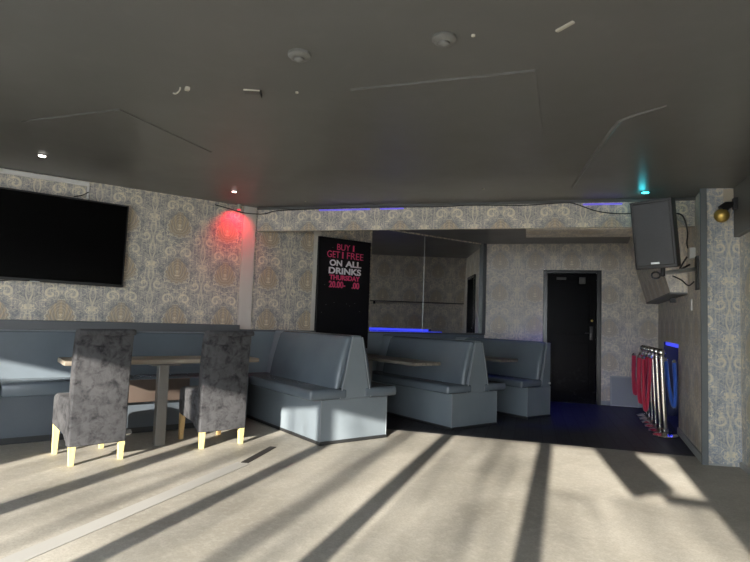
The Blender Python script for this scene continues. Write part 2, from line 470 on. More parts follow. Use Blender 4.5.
# pier facing the room and its corner trim
PD = (PIER2 - PIER).normalized(); PN = Vector((PD.y, -PD.x, 0))
b = MB(); b.quad(z_(PIER, 0), z_(PIER2, 0), z_(PIER2, H), z_(PIER, H)); struct(b.build('wall_pier', M['paper_blue'], uv=True))
struct(strip(PIER, PD, PN, -.022, .028, 0.001, H - .002, -.002, .018).build('trim_6', M['trimgrey']))
struct(strip(PIER, PD, PN, .028, .215, 0.001, .014, .0, .012).build('baseboard_pier', M['skirt']))
# right wall, its skirting and the boxed beam under the ceiling
RNs = Vector((-.83, -.55, 0)).normalized()
b = MB(); b.quad(z_(PIER2, 0), z_(CR, 0), z_(CR, H), z_(PIER2, H)); struct(b.build('wall_right', M['paper_blue'], uv=True))
RLn = (CR - PIER2).length
struct(strip(PIER2, RD, RNs, .0, RLn - .05, .001, .045, .0, .02).build('baseboard_right', M['skirt']))
struct(strip(PIER2, RD, RNs, .0, RLn - .05, 1.975, H - .001, .0, .045).build('trim_7', M['darkpaint']))
# bulkhead
BL = 4.62
b = strip(B0, BD, BN, .03, BL, 2.135, H - .001, 0, .06); o = struct(b.build('wall_bulkhead', M['paper'], uv=True))
b = strip(B0, BD, BN, 3.07, BL - .15, 2.13, H - .002, .061, .62); struct(b.build('wall_bulkhead_box', M['paper_back'], uv=True))
struct(strip(B0, BD, -BN, .03, BL - .0, H - .028, H - .001, .001, .022).build('trim_8', M['darkpaint']))

# ceiling access panels and plaster seam
def slab(pts, z0, z1, name, m):
    b = MB(); lo = [b.bm.verts.new((x, y, z0)) for x, y in pts]; hi = [b.bm.verts.new((x, y, z1)) for x, y in pts]
    b.bm.faces.new(lo); b.bm.faces.new(hi[::-1]); n = len(pts)
    for i in range(n): b.bm.faces.new((lo[i], lo[(i + 1) % n], hi[(i + 1) % n], hi[i]))
    bmesh.ops.recalc_face_normals(b.bm, faces=b.bm.faces[:])
    bmesh.ops.bevel(b.bm, geom=[e for e in b.bm.edges if all(abs(v.co.z - z0) < 1e-5 for v in e.verts)], offset=.006, segments=2, affect='EDGES')
    return struct(b.build(name, m))
slab([(-2.50, 1.63), (-1.69, 2.2), (-2.27, 3.05), (-3.09, 2.44)], H - .008, H, 'trim_9', M['ceiling'])
slab([(-4.42, .23), (-3.7, .71), (-4.2, 1.49), (-5.0, .98)], H - .008, H, 'trim_10', M['ceiling'])
b = MB(); b.tube([(-2.95, 4.38, H), (-2.4, 3.78, H), (-1.9, 3.25, H), (-1.79, 3.14, H), (-1.68, 3.12, H), (-1.5, 3.12, H)], [.012, .014, .016, .014, .012, .006])
struct(b.build('trim_11', M['ceiling'], smooth=True))

# shopfront behind the camera: jambs, mullions, head and an unseen shadow-casting board and bar
def wbox(w0, w1, z0, z1, name, m, d0_=-.04, d1_=.04):
    b = MB(); A = []
    for d in (d0_, d1_):
        for w_ in (w0, w1):
            for z in (z0, z1): A.append(b.bm.verts.new(wpt(w_, z, d)))
    for f in ((0, 1, 3, 2), (4, 6, 7, 5), (0, 4, 5, 1), (2, 3, 7, 6), (0, 2, 6, 4), (1, 5, 7, 3)): b.bm.faces.new([A[i] for i in f])
    bmesh.ops.recalc_face_normals(b.bm, faces=b.bm.faces[:])
    return struct(b.build(name, m))
HZ = 2.17
wbox(wl, wr, HZ, H, 'wall_shopfront', M['darkpaint'])
wbox(1.76, wr, 0, HZ, 'wall_shopfront', M['darkpaint']).name = 'wall_shopfront_right'
wbox(wl, -3.12, 0, 1.98, 'wall_shopfront', M['darkpaint']).name = 'wall_shopfront_left'
win = bpy.data.objects.new('window_1', None); C.objects.link(win); win['kind'] = 'structure'
for w0, w1 in ((-3.12, -3.04), (-2.275, -2.1), (-1.285, -1.15), (-.335, -.205), (.61, .745)):
    o = wbox(w0, w1, 0, HZ, 'window_mullion', M['trimgrey']); del o['kind']; o.parent = win
o = wbox(-3.04, 1.76, 0, .05, 'window_sill', M['trimgrey']); del o['kind']; o.parent = win
def glass():
    m, nt, b = new_mat('window glass tinted for dapple'); o = coord(nt); nt.nodes.remove(b)
    dapple = noise(nt, scaled(nt, o, (1.25, 1.25, .7)), 1.9, 3, .55).ramp(.38, .66); fine_dapple = noise(nt, scaled(nt, o, (5, 5, 1.6)), 1.5, 3).ramp(.4, .7)
    sx = nt.nodes.new('ShaderNodeSeparateXYZ'); nt.links.new(o, sx.inputs[0])
    wv = N(nt, sx.outputs[0]) * WD.x + (N(nt, sx.outputs[1]) - W0.y) * WD.y
    shade_bands = (1 - (wv + .67).abs().ramp(.04, .12)) + (1 - (wv + 1.7).abs().ramp(.03, .1)) * .5 + (1 - (wv - .28).abs().ramp(.02, .12)) * .35
    v = .98 - dapple * .2 - fine_dapple * .13 - shade_bands * .3  # added tint: dapples the sunlight and throws soft shade bands on the floor
    tr = nt.nodes.new('ShaderNodeBsdfTransparent'); nt.links.new(combine(nt, v, v, v), tr.inputs[0])
    gl = nt.nodes.new('ShaderNodeBsdfGlossy'); gl.inputs['Roughness'].default_value = .02
    mx_ = nt.nodes.new('ShaderNodeMixShader'); mx_.inputs[0].default_value = .03
    nt.links.new(tr.outputs[0], mx_.inputs[1]); nt.links.new(gl.outputs[0], mx_.inputs[2])
    nt.links.new(mx_.outputs[0], nt.nodes['Material Output'].inputs[0]); return m
GL = glass()
ww = [-3.04, -2.275, -2.1, -1.285, -1.15, -.335, -.205, .61, .745, 1.76]
for k in range(0, 10, 2):
    o = wbox(ww[k] + .001, ww[k + 1] - .001, .051, HZ - .001 if k < 8 else 1.69, 'window_pane', GL, -.003, .003); del o['kind']; o.parent = win
b = MB(); pa = [(1.105, HZ), (1.465, HZ), (1.605, 1.79), (1.295, 1.70)]
va = [b.bm.verts.new(wpt(w_, z, -.012)) for w_, z in pa]; vb = [b.bm.verts.new(wpt(w_, z, .012)) for w_, z in pa]
b.bm.faces.new(va); b.bm.faces.new(vb[::-1])
for i in range(4): b.bm.faces.new((va[i], va[(i + 1) % 4], vb[(i + 1) % 4], vb[i]))
bmesh.ops.recalc_face_normals(b.bm, faces=b.bm.faces[:])
b.build('window_shadow_board', M['trimgrey'], win)  # unseen hanging board, shaped to cast its shadow on the floor
o = wbox(1.49, 1.77, 1.70, 1.75, 'window_shadow_bar', M['trimgrey']); del o['kind']; o.parent = win  # unseen bar added for the thin shadow beside the board
b = MB(); A0, A1 = wpt(-16, -.05, .2), wpt(14, -.05, .2); A2, A3 = wpt(14, -.05, 30), wpt(-16, -.05, 30)
b.quad(A0, A1, A2, A3)
for v in b.bm.verts: v.co.z = -.05
b.bm.verts.ensure_lookup_table()
b.bm.verts[2].co = Vector((*wpt(14, 0, 30).xy, -.05)); b.bm.verts[3].co = Vector((*wpt(-16, 0, 30).xy, -.05))
struct(b.build('floor_street', M['street']))

# ------------------------------------------------------------------ left wall: television, trunking, banquette
tv = thing('wall_television', 'large black flat television hung high on the left wallpapered wall', 'television', (WX + .055, .56, 1.82))
b = MB(); b.box(-.035, -.76, -.415, .02, .76, .415, .006); b.build('casing', M['black'], tv)
cas = tv.children[0]
b = MB(); b.box(.0205, -.745, -.39, .0235, .745, .398); b.build('screen', M['screen'], tv)
b = MB(); b.box(.01, -.04, -.419, .025, .04, -.4095, .003); b.build('logo_badge', M['seam'], cas)
b = MB(); b.box(-.052, -.25, -.2, -.0352, .25, .2); b.build('wall_mount', M['black'], tv)
tv.location = (WX + .055, .53, 1.805); tv.rotation_euler.x = math.radians(-.6)
o = MB().box(WX + .001, -1.5, H - .05, WX + .02, .93, H - .008, .003).box(WX + .001, .915, 2.24, WX + .018, .935, H - .034, .003).build('cable_trunking', M['white'])
tag(o, 'white plastic cable trunking along the top of the wall above the television', 'trunking')
def cable(pts, r, name, m, label, n=6, sub=6):
    P = [Vector(p) for p in pts]; out = []
    for i in range(len(P) - 1):
        p0 = P[max(i - 1, 0)]; p1 = P[i]; p2 = P[i + 1]; p3 = P[min(i + 2, len(P) - 1)]
        for k in range(sub):
            t = k / sub
            out.append(.5 * ((2 * p1) + (p2 - p0) * t + (2 * p0 - 5 * p1 + 4 * p2 - p3) * t * t + (3 * p1 - p0 - 3 * p2 + p3) * t ** 3))
    out.append(P[-1])
    return tag(MB().tube(out, r, n).build(name, m, smooth=True), label, 'cable')
cable([(WX + .03, .925, 2.30), (WX + .03, .87, 2.26), (WX + .03, .80, 2.235)], .005, 'television_cable', M['black'], 'short black cable looping from the white trunking to the television top')
tvc = cable([(WX + .02, .17, 1.37), (WX + .025, .28, 1.385), (WX + .025, .40, 1.405)], .005, 'television_cable', M['black'], 'black cable hanging under the left half of the television')

tvc.parent = tv; tvc.matrix_parent_inverse = (Matrix.Translation(tv.location) @ tv.rotation_euler.to_matrix().to_4x4()).inverted()
for k_ in ('label', 'category'): del tvc[k_]
tvc.name = 'hanging_cable'
bq = thing('wall_banquette', 'long slate leatherette bench against the left wall under the television', 'bench', (WX, 0, 0))
y0, y1 = -1.6, 2.5
b = MB(); b.box(.105, y0, .06, .47, y1, .395); b.build('base', M['vinyl_base'], bq)
b = MB(); b.box(.105, y0, 0.001, .44, y1, .058); b.build('kickboard', M['kick'], bq)
for ya, yb in ((y0, .30), (.305, 1.42), (1.425, y1)):
    MB().box(.11, ya + .001, .397, .505, yb - .001, .515, .022, 3).build('seat_cushion', M['vinyl_dark'], bq, smooth=True)
b = MB(); b.box(.013, y0, .06, .10, y1, .935, .008); b.build('backrest', M['vinyl'], bq)
b = MB(); b.box(.013, y0, .938, .112, y1, .948, .002); b.build('piping', M['piping'], bq)
b = MB(); b.box(.013, y0, .95, .11, y1 + .03, 1.035, .004); b.build('capping', M['cap'], bq)
o = MB().box(.507, .98, .30, .53, 1.86, .51, .008, 3).build('front_pad', M['brown'], bq, smooth=True); o['label'] = 'brown padded front panel'

# ------------------------------------------------------------------ tables
def flat_table(name, label, x0, x1, y0, y1, zt, th, m, posts, base=True):
    cx, cy = (x0 + x1) / 2, (y0 + y1) / 2
    t = thing(name, label, 'table', (cx, cy, 0))
    MB().box(x0 - cx, y0 - cy, zt - th, x1 - cx, y1 - cy, zt, .004).build('tabletop', m, t)
    for (px, py, sx, sy) in posts:
        MB().box(px - cx - sx / 2, py - cy - sy / 2, .012, px - cx + sx / 2, py - cy + sy / 2, zt - th, .004).build('leg', M['steel'], t); lg = t.children[-1]
        if base: MB().box(px - cx - sx * .9, py - cy - sy * .9, .001, px - cx + sx * .9, py - cy + sy * .9, .0118, .002).build('foot_plate', M['steel'], lg)
        MB().box(px - cx - .12, py - cy - .12, zt - th - .008, px - cx + .12, py - cy + .12, zt - th - .0005, .001).build('top_plate', M['steel'], lg)
    return t
flat_table('oak_table', 'light oak topped table between the two velvet chairs and the wall bench', -5.37, -4.97, .68, 2.33, .74, .038, M['oak'],
           [(-4.99, 1.44, .085, .085)], False)
o = flat_table('oak_table', 'oak table mostly out of frame at the far left edge', -5.37, -4.97, -1.35, .26, .74, .038, M['oak'], [(-5.17, -.6, .085, .085)], False)
flat_table('plank_table', 'grey weathered plank table between the first and second booths', -5.75, -4.28, 3.70, 4.06, .725, .032, M['oakx'], [(-5.3, 3.88, .06, .06)])
flat_table('plank_table', 'dark plank table between the second and third booths', -5.75, -4.44, 5.2, 5.5, .725, .032, M['oakx'], [(-5.3, 5.36, .06, .06)])

# ------------------------------------------------------------------ booths
def rounded(y0, y1, z0, z1, r=.03, front=-1):
    return None
def booth(y, xe, hs, label, double=True, sc=1.0, off=0.):
    """y: centre line of the back; xe: x of the free end; runs back to the left wall"""
    Lx = xe - (WX + .055)
    t = thing('booth_bench', label, 'booth', (xe, y, 0))
    zb = .40 * hs; zs = .495 * hs; zt = .985 * hs
    hb = .375 * sc; hc = .50 * sc
    ya, yb = (-hb, hb) if double else (-hb, .07)
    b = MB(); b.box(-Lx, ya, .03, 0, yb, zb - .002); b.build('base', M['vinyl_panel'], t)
    b = MB(); b.box(-Lx, ya - .008, .001, .012, yb + .008, .029, .002); b.build('kickboard', M['kick'], t)
    base_ = t.children[0]
    for yq in (ya, yb): MB().tube([(.0005, yq, .03), (.0005, yq, zb)], .005, 6).build('corner_piping', M['piping'], base_, smooth=True)
    # seat cushions
    for s in ((-1, 1) if double else (-1,)):
        lo, hi = (-hc, -.10) if s < 0 else (.10, hc)
        MB().box(-Lx, lo, zb, .012, hi, zs, .028, 4).build('seat_cushion', M['vinyl_dark'], t, smooth=True)
    # back core with trapezoid end panel
    if double:
        poly = [(-.165, zb), (.165, zb), (.05, zt - .01), (-.05, zt - .01)]
    else:
        poly = [(-.1, zb), (.07, zb), (.07, zt - .01), (.0, zt - .01)]
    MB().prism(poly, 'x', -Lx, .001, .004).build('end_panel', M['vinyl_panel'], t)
    # padded faces
    for s in ((-1, 1) if double else (-1,)):
        if double: bot, top = .175, .055
        else: bot, top = .11, .0
        e = -.02
        P = []
        n = 10
        # outer profile bulging a little, rolled over at the top
        for k in range(n + 1):
            f = k / n; yy = bot + (top - bot) * f + .052 + .016 * math.sin(PI * f); P.append((yy, zs - .03 + (zt - .03 - zs + .03) * f))
        for k in range(1, 7):
            a = PI / 2 * k / 6; P.append((top + .052 - (1 - math.cos(a)) * .05, zt - .03 + .032 * math.sin(a)))
        P += [(top - .012, zt + .002), (top - .012, zt - .014), (bot - .0, zs - .03)]
        if s < 0: P = [(-a, z) for a, z in P]
        b = MB(); A = [b.bm.verts.new((-Lx, p[0], p[1])) for p in P]; Bv = [b.bm.verts.new((e - .03, p[0], p[1])) for p in P]
        # rounded free end
        cy = sum(p[0] for p in P) / len(P)
        core = [((bot + (top - bot) * min(1, max(0, (p[1] - zs) / (zt - zs)))) * s) for p in P]
        for v in Bv: v.co.x = e - .075
        Rg = [Bv]
        for dx_, f_, dz_ in ((.045, .06, .002), (.022, .17, .006), (.008, .34, .012), (.0, .6, .02)):
            Rg.append([b.bm.verts.new((e - dx_, p[0] + (c_ - p[0]) * f_, p[1] - (dz_ if p[1] > zt - .03 else 0))) for p, c_ in zip(P, core)])
        Ev = Rg[-1]
        m_ = len(P)
        def ring(x, f, dz_): return [b.bm.verts.new((x, p[0] + (c_ - p[0]) * f, p[1] - (dz_ if p[1] > zt - .03 else 0))) for p, c_ in zip(P, core)]
        xa = -Lx + .22
        F0 = ring(xa, .6, .05); F1 = ring(xa + .012, .3, .03); F2 = ring(xa + .035, .1, .012)
        A = [v for v in A]
        for v in A: v.co.x = xa + .07
        for R0, R1 in ((F0, F1), (F1, F2), (F2, A), (A, Bv), *zip(Rg, Rg[1:])):
            for i in range(m_): b.bm.faces.new((R0[i], R0[(i + 1) % m_], R1[(i + 1) % m_], R1[i]))
        b.bm.faces.new(F0[::-1]); b.bm.faces.new(Ev)
        bmesh.ops.recalc_face_normals(b.bm, faces=b.bm.faces[:])
        bk = b.build('back_pad', M['vinyl_dark'], t, smooth=True)
        # piping between pad and end panel
        s0 = [(.004, s * bot, zb + .005), (.004, s * top, zt - .012)]
        MB().tube(s0, .006, 6).build('piping', M['piping'], bk, smooth=True)
    if double:
        MB().box(-Lx, -.045, zt - .012, -.004, .045, zt + .004, .003).build('top_rail', M['vinyl'], t)
    for ch in t.children:
        if ch.name.split('.')[0] in ('seat_cushion', 'end_panel', 'back_pad', 'top_rail'): ch.location.y = off
    return t
booth(3.045, -4.36, 1.0, 'nearest double-sided slate booth, sunlit on its end and base')
booth(4.61, -4.30, .955, 'middle double-sided slate booth beside the grey plank table', True, .94, .04)
b3 = booth(5.98, -4.37, .95, 'farthest slate booth, single-sided, standing beside the black door', False)
MB().lathe([(0, 0), (.012, 0), (.014, .01), (.009, .018), (0, .02)], n=12, mx=Matrix.Translation((.001, .05, .42)) @ Matrix.Rotation(PI / 2, 4, 'Y')).build('knob', M['white'], b3, smooth=True)

# ------------------------------------------------------------------ velvet chairs
def make_chair(loc, rz, label, front_leg):
    """origin under the middle of the chair; the chair faces -X, back towards +X"""
    t = thing('dining_chair', label, 'chair', loc, rz)
    hw = .205
    # backrest: a tall padded slab, raked and rolled at the top
    prof = []
    ctr = [(.235, .135), (.236, .3), (.236, .45), (.24, .6), (.25, .75), (.264, .88), (.275, .965)]
    outer = [(x + .006, z) for x, z in ctr]; 
    roll = [(.304 + .024 * math.cos(a), .982 + .026 * math.sin(a)) for a in (-.9, -.3, .4, 1.0, 1.6)]
    inner = [(x - .085 + (.012 if z > .9 else 0), z) for x, z in reversed(ctr)]
    prof = outer + roll + [(.263, 1.008), (.223, 1.0)] + inner
    b = MB(); b.prism(prof, 'y', -hw, hw, .012, 3)
    bk = b.build('backrest', M['velvet'], t, smooth=True)
    # seat with skirt that rises towards the front
    sp = [(.152, .14), (.152, .475), (-.19, .485), (-.235, .47), (-.255, .43), (-.25, .235), (-.2, .225), (.05, .2)]
    MB().prism(sp, 'y', -hw + .002, hw - .002, .02, 3).build('seat', M['velvet'], t, smooth=True)
    for sx, sy, mm, h_ in ((1, -1, M['legwood'], .135), (1, 1, M['legwood'], .135), (-1, -1, front_leg, .225), (-1, 1, front_leg, .225)):
        x = .215 if sx > 0 else -.215; y = sy * (hw - .03)
        a = .022; c = .016
        bm = MB()
        dx = .0 if sx > 0 else -.012
        top = [(x - a, y - a), (x + a, y - a), (x + a, y + a), (x - a, y + a)]
        bot = [(x + dx - c, y - c), (x + dx + c, y - c), (x + dx + c, y + c), (x + dx - c, y + c)]
        V1 = [bm.bm.verts.new((*p, h_ + .02)) for p in top]; V0 = [bm.bm.verts.new((*p, .0)) for p in bot]
        bm.bm.faces.new(V0[::-1]); bm.bm.faces.new(V1)
        for i in range(4): bm.bm.faces.new((V0[i], V0[(i + 1) % 4], V1[(i + 1) % 4], V1[i]))
        bm.build('leg', mm, t)
    return t
def place(cx, cy, rz): return (cx, cy, 0)
make_chair((-4.895, .87, 0), math.radians(7), 'charcoal velvet high-back chair nearer the left edge, on pale legs', M['legwood'])
c2 = make_chair((-4.97, 1.89, 0), math.radians(4.5), 'charcoal velvet high-back chair beside the nearest booth', M['legwood_shade'])
c2.scale = (1, 1.05, 1)

# ------------------------------------------------------------------ poster board and mirror
po = thing('promotion_board', 'tall black drinks promotion board with pink and white lettering on the wall', 'sign', (WX + .02, 3.945, 1.545))
MB().box(.002, -.40, -.78, .045, .40, .625, .003).build('board', M['poster'], po)
def text(s, size, yc, zc, width, height, m, name, bold=0.):
    cu = bpy.data.curves.new(name, 'FONT'); cu.body = s; cu.size = 1; cu.align_x = 'CENTER'; cu.extrude = .003; cu.offset = bold
    tmp = bpy.data.objects.new(name, cu); C.objects.link(tmp)
    bpy.context.view_layer.update()
    me = bpy.data.meshes.new_from_object(tmp.evaluated_get(bpy.context.evaluated_depsgraph_get()))
    bpy.data.objects.remove(tmp)
    xs = [v.co.x for v in me.vertices]; ys = [v.co.y for v in me.vertices]
    x0, x1, y0_, y1_ = min(xs), max(xs), min(ys), max(ys)
    for v in me.vertices:
        a = (v.co.x - (x0 + x1) / 2) / (x1 - x0) * width; c = (v.co.y - (y0_ + y1_) / 2) / (y1_ - y0_) * height
        v.co = Vector((.0455 + v.co.z, yc + a, zc + c))
    me.materials.clear(); me.materials.append(m)
    o = bpy.data.objects.new(name, me); C.objects.link(o); o.parent = po
    return o
text('BUY', 1, -.035, .515, .2, .08, M['pink'], 'lettering', .0)
text('1', 1, .12, .515, .022, .08, M['pink'], 'lettering', .0)
text('GET', 1, -.185, .415, .19, .085, M['pink'], 'lettering', .0)
text('1', 1, -.045, .415, .022, .085, M['pink'], 'lettering', .0)
text('FREE', 1, .15, .415, .26, .085, M['pink'], 'lettering', .0)
text('ON', 1, -.145, .307, .19, .08, M['textwhite'], 'lettering', .035)
text('ALL', 1, .125, .307, .25, .08, M['textwhite'], 'lettering', .035)
text('DRINKS', 1, -.0, .208, .50, .085, M['textwhite'], 'lettering', .035)
text('THURSDAY', 1, -.0, .122, .47, .065, M['pink'], 'lettering', .035)
text('20.00-', 1, -.115, .032, .25, .085, M['pink'], 'lettering', .03)
text('.00', 1, .17, .032, .12, .085, M['pink'], 'lettering', .03)
brd = po.children[0]
for y, z in ((-.27, -.23), (-.15, -.2), (.04, -.21), (.09, -.235), (.17, -.2), (-.2, .5), (-.3, .02), (-.33, -.33), (.25, -.3)):
    MB().box(.0452, y - .006, z - .003, .0462, y + .006, z + .003).build('scuff_mark', M['smoke'], brd)
mr = thing('wall_mirror', 'large two-pane mirror on the left wall behind the middle booth', 'mirror', (WX, 5.4, 0))
for ya, yb in ((4.40, 5.345), (5.352, 6.545)): MB().box(.002, ya - 5.4, .99, .012, yb - 5.4, 2.385).build('mirror_pane', M['mirror'], mr)
MB().box(.0125, -.0535, .99, .016, -.0495, 2.385).build('joint_strip', M['seam'], mr)
o = MB().box(WX + .014, 4.42, .99, WX + .026, 5.72, .998, .002).build('led_strip', M['ledblue'])
tag(o, 'blue lit strip along the foot of the mirror', 'light')

# ------------------------------------------------------------------ recess: panel, stanchions, ropes, led
pn = thing('grey_panel', 'low pale grey framed panel leaning against the back wall beside the stanchions', 'panel', Bk(2.03, 0, -.06), RZ)
mx = Matrix.Rotation(-.08, 4, 'X')
MB().box(-.16, -.012, .01, .22, .0, .43, mx=mx).build('sheet', M['panelgrey'], pn)
b = MB()
for a in ((-.165, -.02, .005, -.145, .004, .44), (.205, -.02, .005, .225, .004, .44), (-.145, -.02, .42, .205, .004, .44), (-.145, -.02, .005, .205, .004, .022)): b.box(*a, .002, mx=mx)
b.build('edging', M['skirt'], pn)

STP = [Vector(Sd(t_, 0, o_)).xy for t_, o_ in ((1.22, .165), (1.49, .185), (1.76, .2), (2.03, .212), (2.30, .222), (2.57, .232))]
STL = ['front chrome stanchion post nearest the room, with a blue rope', 'second chrome stanchion post from the front',
       'third chrome stanchion post from the front, between red ropes', 'fourth chrome stanchion post from the front of the row',
       'fifth chrome stanchion post, behind the red ropes', 'rearmost chrome stanchion post by the grey panel']
def make_st():
    t = thing('stanchion_post', STL[0], 'stanchion', (0, 0, 0), 0, 'chrome rope stanchions')
    MB().lathe([(0, .0), (.122, 0), (.126, .006), (.122, .016), (.08, .03), (.03, .042), (0, .042)], n=32).build('base', M['chrome'], t, smooth=True)
    MB().lathe([(0, .042), (.036, .043), (.036, .075), (.0255, .08), (.0255, .79), (.034, .792), (.034, .842), (.02, .848), (0, .848)], n=24).build('post', M['chrome'], t, smooth=True)
    MB().lathe([(0, .8485), (.02, .8485)] + [(.042 * math.sin(PI * k / 12), .892 - .042 * math.cos(PI * k / 12)) for k in range(2, 13)], n=24).build('ball_top', M['chrome'], t, smooth=True)
    MB().lathe([(.036, .806), (.044, .812), (.044, .822), (.036, .828)], n=24).build('rope_collar', M['chrome'], t, smooth=True)
    return t
st = make_st()
for i, (x, y) in enumerate(STP):
    o = st if i == 0 else copy_tree(st)
    o.location = (x, y, .006); o['label'] = STL[i]
    o.rotation_euler = (math.radians(2.1), math.radians(-1.6), 0)
def rope(p0, p1, drop, m, label, r=.021, lean=(0, 0)):
    p0, p1 = Vector(p0), Vector(p1); P = []
    n = 22
    for k in range(n + 1):
        f = k / n; p = p0.lerp(p1, f); s = math.sin(PI * f) ** .55
        P.append(p + Vector((lean[0] * s, lean[1] * s, -drop * s)))
    t = thing('barrier_rope', label, 'rope', P[0])
    loc = P[0]; Q = [p - loc for p in P]
    MB().tube(Q, r, 10).build('velvet_rope', m, t, smooth=True)
    MB().tube([Q[0] + Vector((0, 0, .035)), Q[0] + Vector((0, 0, .002))], [.012, r + .003], 10).build('end_hook', M['chrome'], t, smooth=True)
    MB().tube([Q[-1] + Vector((0, 0, .035)), Q[-1] + Vector((0, 0, .002))], [.012, r + .003], 10).build('end_hook', M['chrome'], t, smooth=True)
    return t
LT = Vector((-.60, -.80))          # a step to the left of the view
tl = LT * .035                       # how far the leaning post tops sit from their feet
def top(i): return STP[i] + tl
CV = Vector((-.25, -.97))
def loop(i, d0_, d1_, drop, m, label, r=.026, dirv=CV, sway=.05):
    c = top(i); side = Vector((-dirv.y, dirv.x))
    a = c + dirv * d0_ + side * .025; e = c + dirv * d1_ - side * .045
    return rope((a.x, a.y, .805), (e.x, e.y, .79), drop, m, label, r, (dirv.x * sway, dirv.y * sway))
loop(5, .085, .125, .50, M['red'], 'crimson velvet rope looped from the rearmost stanchion', sway=.03)
loop(3, .065, .12, .54, M['red'], 'crimson velvet rope looped beside the fourth stanchion', sway=.035)
loop(2, .068, .10, .60, M['red'], 'crimson velvet rope hanging beside the third stanchion', r=.02, sway=.02)
loop(0, .075, .12, .48, M['blue'], 'blue velvet rope looped beside the front stanchion', r=.02, dirv=Vector((.35, .9)).normalized(), sway=.05)
o = strip(PIER, SD, SN, n0 + .03, n1 - .05, nz - .045, nz - .002, -.05, -.02).build('led_strip', M['ledblue'])
tag(o, 'blue lit strip under the top of the niche behind the stanchions', 'light')

# ------------------------------------------------------------------ speaker, bracket, sockets, cables on the recess wall
def look_rot(yaw, pitch): return Matrix.Rotation(yaw, 4, 'Z') @ Matrix.Rotation(pitch, 4, 'X')
SPK = Vector((-2.482, 4.972, 2.0))
sp = thing('loudspeaker', 'large black loudspeaker hung under the ceiling at the right', 'speaker', SPK)
sp.rotation_euler = (math.radians(9), math.radians(-2.5), math.radians(12)); sp.scale = (.855, .72, .92)
cab = [(-.2, -.17), (.2, -.17), (.2, .02), (.13, .17), (-.13, .17), (-.2, .02)]
MB().prism(cab, 'z', -.33, .33, .012, 2).build('cabinet', M['black'], sp)
MB().box(-.178, -.188, -.30, .178, -.1715, .305, .008, 2).build('grille', M['grille'], sp); gr_ = sp.children[-1]
MB().box(-.04, -.193, -.285, .04, -.1885, -.268, .001).build('badge', M['seam'], gr_)
MB().box(-.2, -.178, .315, .2, -.1705, .327, .002).build('top_lip', M['black'], sp)
br = thing('speaker_bracket', 'steel arm bracket on a black plate holding the loudspeaker', 'bracket', Sd(.26, 1.70, .0))
X = lambda p: tuple(Vector(p) - Vector(Sd(.26, 1.70, 0)))
b = strip(PIER, SD, SN, .16, .28, 1.52, 1.83, .001, .02)
for v in b.bm.verts: v.co -= Vector(Sd(.26, 1.70, 0))
b.build('wall_plate', M['black'], br)
e0 = Vector(Sd(.22, 1.71, .02)); e1 = Vector((-2.50, 5.12, 1.66))
MB().tube([X(e0), X(e0.lerp(e1, .5)), X(e1)], [.018, .02, .016], 10).build('arm', M['seam'], br, smooth=True)
MB().tube([X(e1 + Vector((0, 0, -.03))), X(e1 + Vector((0, .0, .05)))], .02, 10).build('swivel', M['black'], br, smooth=True)
b = MB(); k0 = e1 + Vector((-.05, -.03, -.02)); b.tube([X(k0 + Vector((.03 * math.cos(a_), .02 * math.cos(a_), .03 * math.sin(a_)))) for a_ in [2 * PI * j / 14 for j in range(15)]], .008, 8)
b.build('clamp_ring', M['black'], br, smooth=True)
def wall_box(t0, t1, z0, z1, d, name, m, label, cat, n_=.0005):
    o = strip(PIER, SD, SN, t0, t1, z0, z1, n_, n_ + d).build(name, m); return tag(o, label, cat)
wall_box(.36, .50, 1.83, 1.93, .05, 'power_adapter', M['white'], 'white power adapter on the recess wall beside the loudspeaker', 'adapter')
wall_box(.55, .64, 1.34, 1.45, .012, 'light_switch', M['white'], 'white switch plate on the recess wall below the loudspeaker bracket', 'switch')
wall_box(1.66, 1.70, 1.46, 1.56, .06, 'wall_hook', M['black'], 'small black hook under the sloping soffit above the stanchions', 'hook')
cable([Sd(.45, 1.85, .06), Sd(.5, 1.77, .1), Sd(.42, 1.73, .12), Sd(.3, 1.76, .06)], .009, 'power_cable', M['black'], 'black cable looping below the white power adapter')
cable([Sd(.3, 1.60, .025), Sd(.38, 1.57, .06), Sd(.5, 1.63, .1), Sd(.62, 1.68, .16)], .007, 'bracket_cable', M['black'], 'thin black cable drooping under the loudspeaker bracket arm')
cable([(-2.40, 5.10, 2.20), (-2.36, 5.20, 2.18), Sd(.48, 2.1, .05), Sd(.52, 2.0, .05), Sd(.47, 1.94, .05)], .007, 'speaker_cable', M['black'], 'black cable running down behind the right side of the loudspeaker')
# long cable slung along the bulkhead
def Bu(s, z, n=-.03): return on(B0, BD, s, z, n, BN)
cable([(WX + .02, 2.2, H - .04), (WX + .02, 2.36, H - .06), (WX + .03, 2.55, H - .085), Bu(.12, H - .08), Bu(.3, H - .045), Bu(.8, H - .035), Bu(1.5, H - .032), Bu(2.2, H - .04), Bu(2.5, H - .032),
       Bu(3.0, H - .045), Bu(3.3, H - .035), Bu(3.5, H - .03), Bu(3.75, H - .12), Bu(4.0, H - .15), Bu(4.25, H - .12), Bu(4.4, H - .09)], .0055, 'bulkhead_cable', M['black'], 'long black cable slung along the top of the wallpapered bulkhead')
for s0, s1, lab in ((.80, 1.40, 'violet lit strip on the left part of the bulkhead top'), (1.52, 1.78, 'short violet lit strip on the bulkhead above the mirror'), (3.62, 3.98, 'violet lit strip on the bulkhead top near the loudspeaker')):
    o = strip(B0, BD, -BN, s0, s1, H - .05, H - .04, .001, .010).build('led_strip', M['ledviolet']); tag(o, lab, 'light')

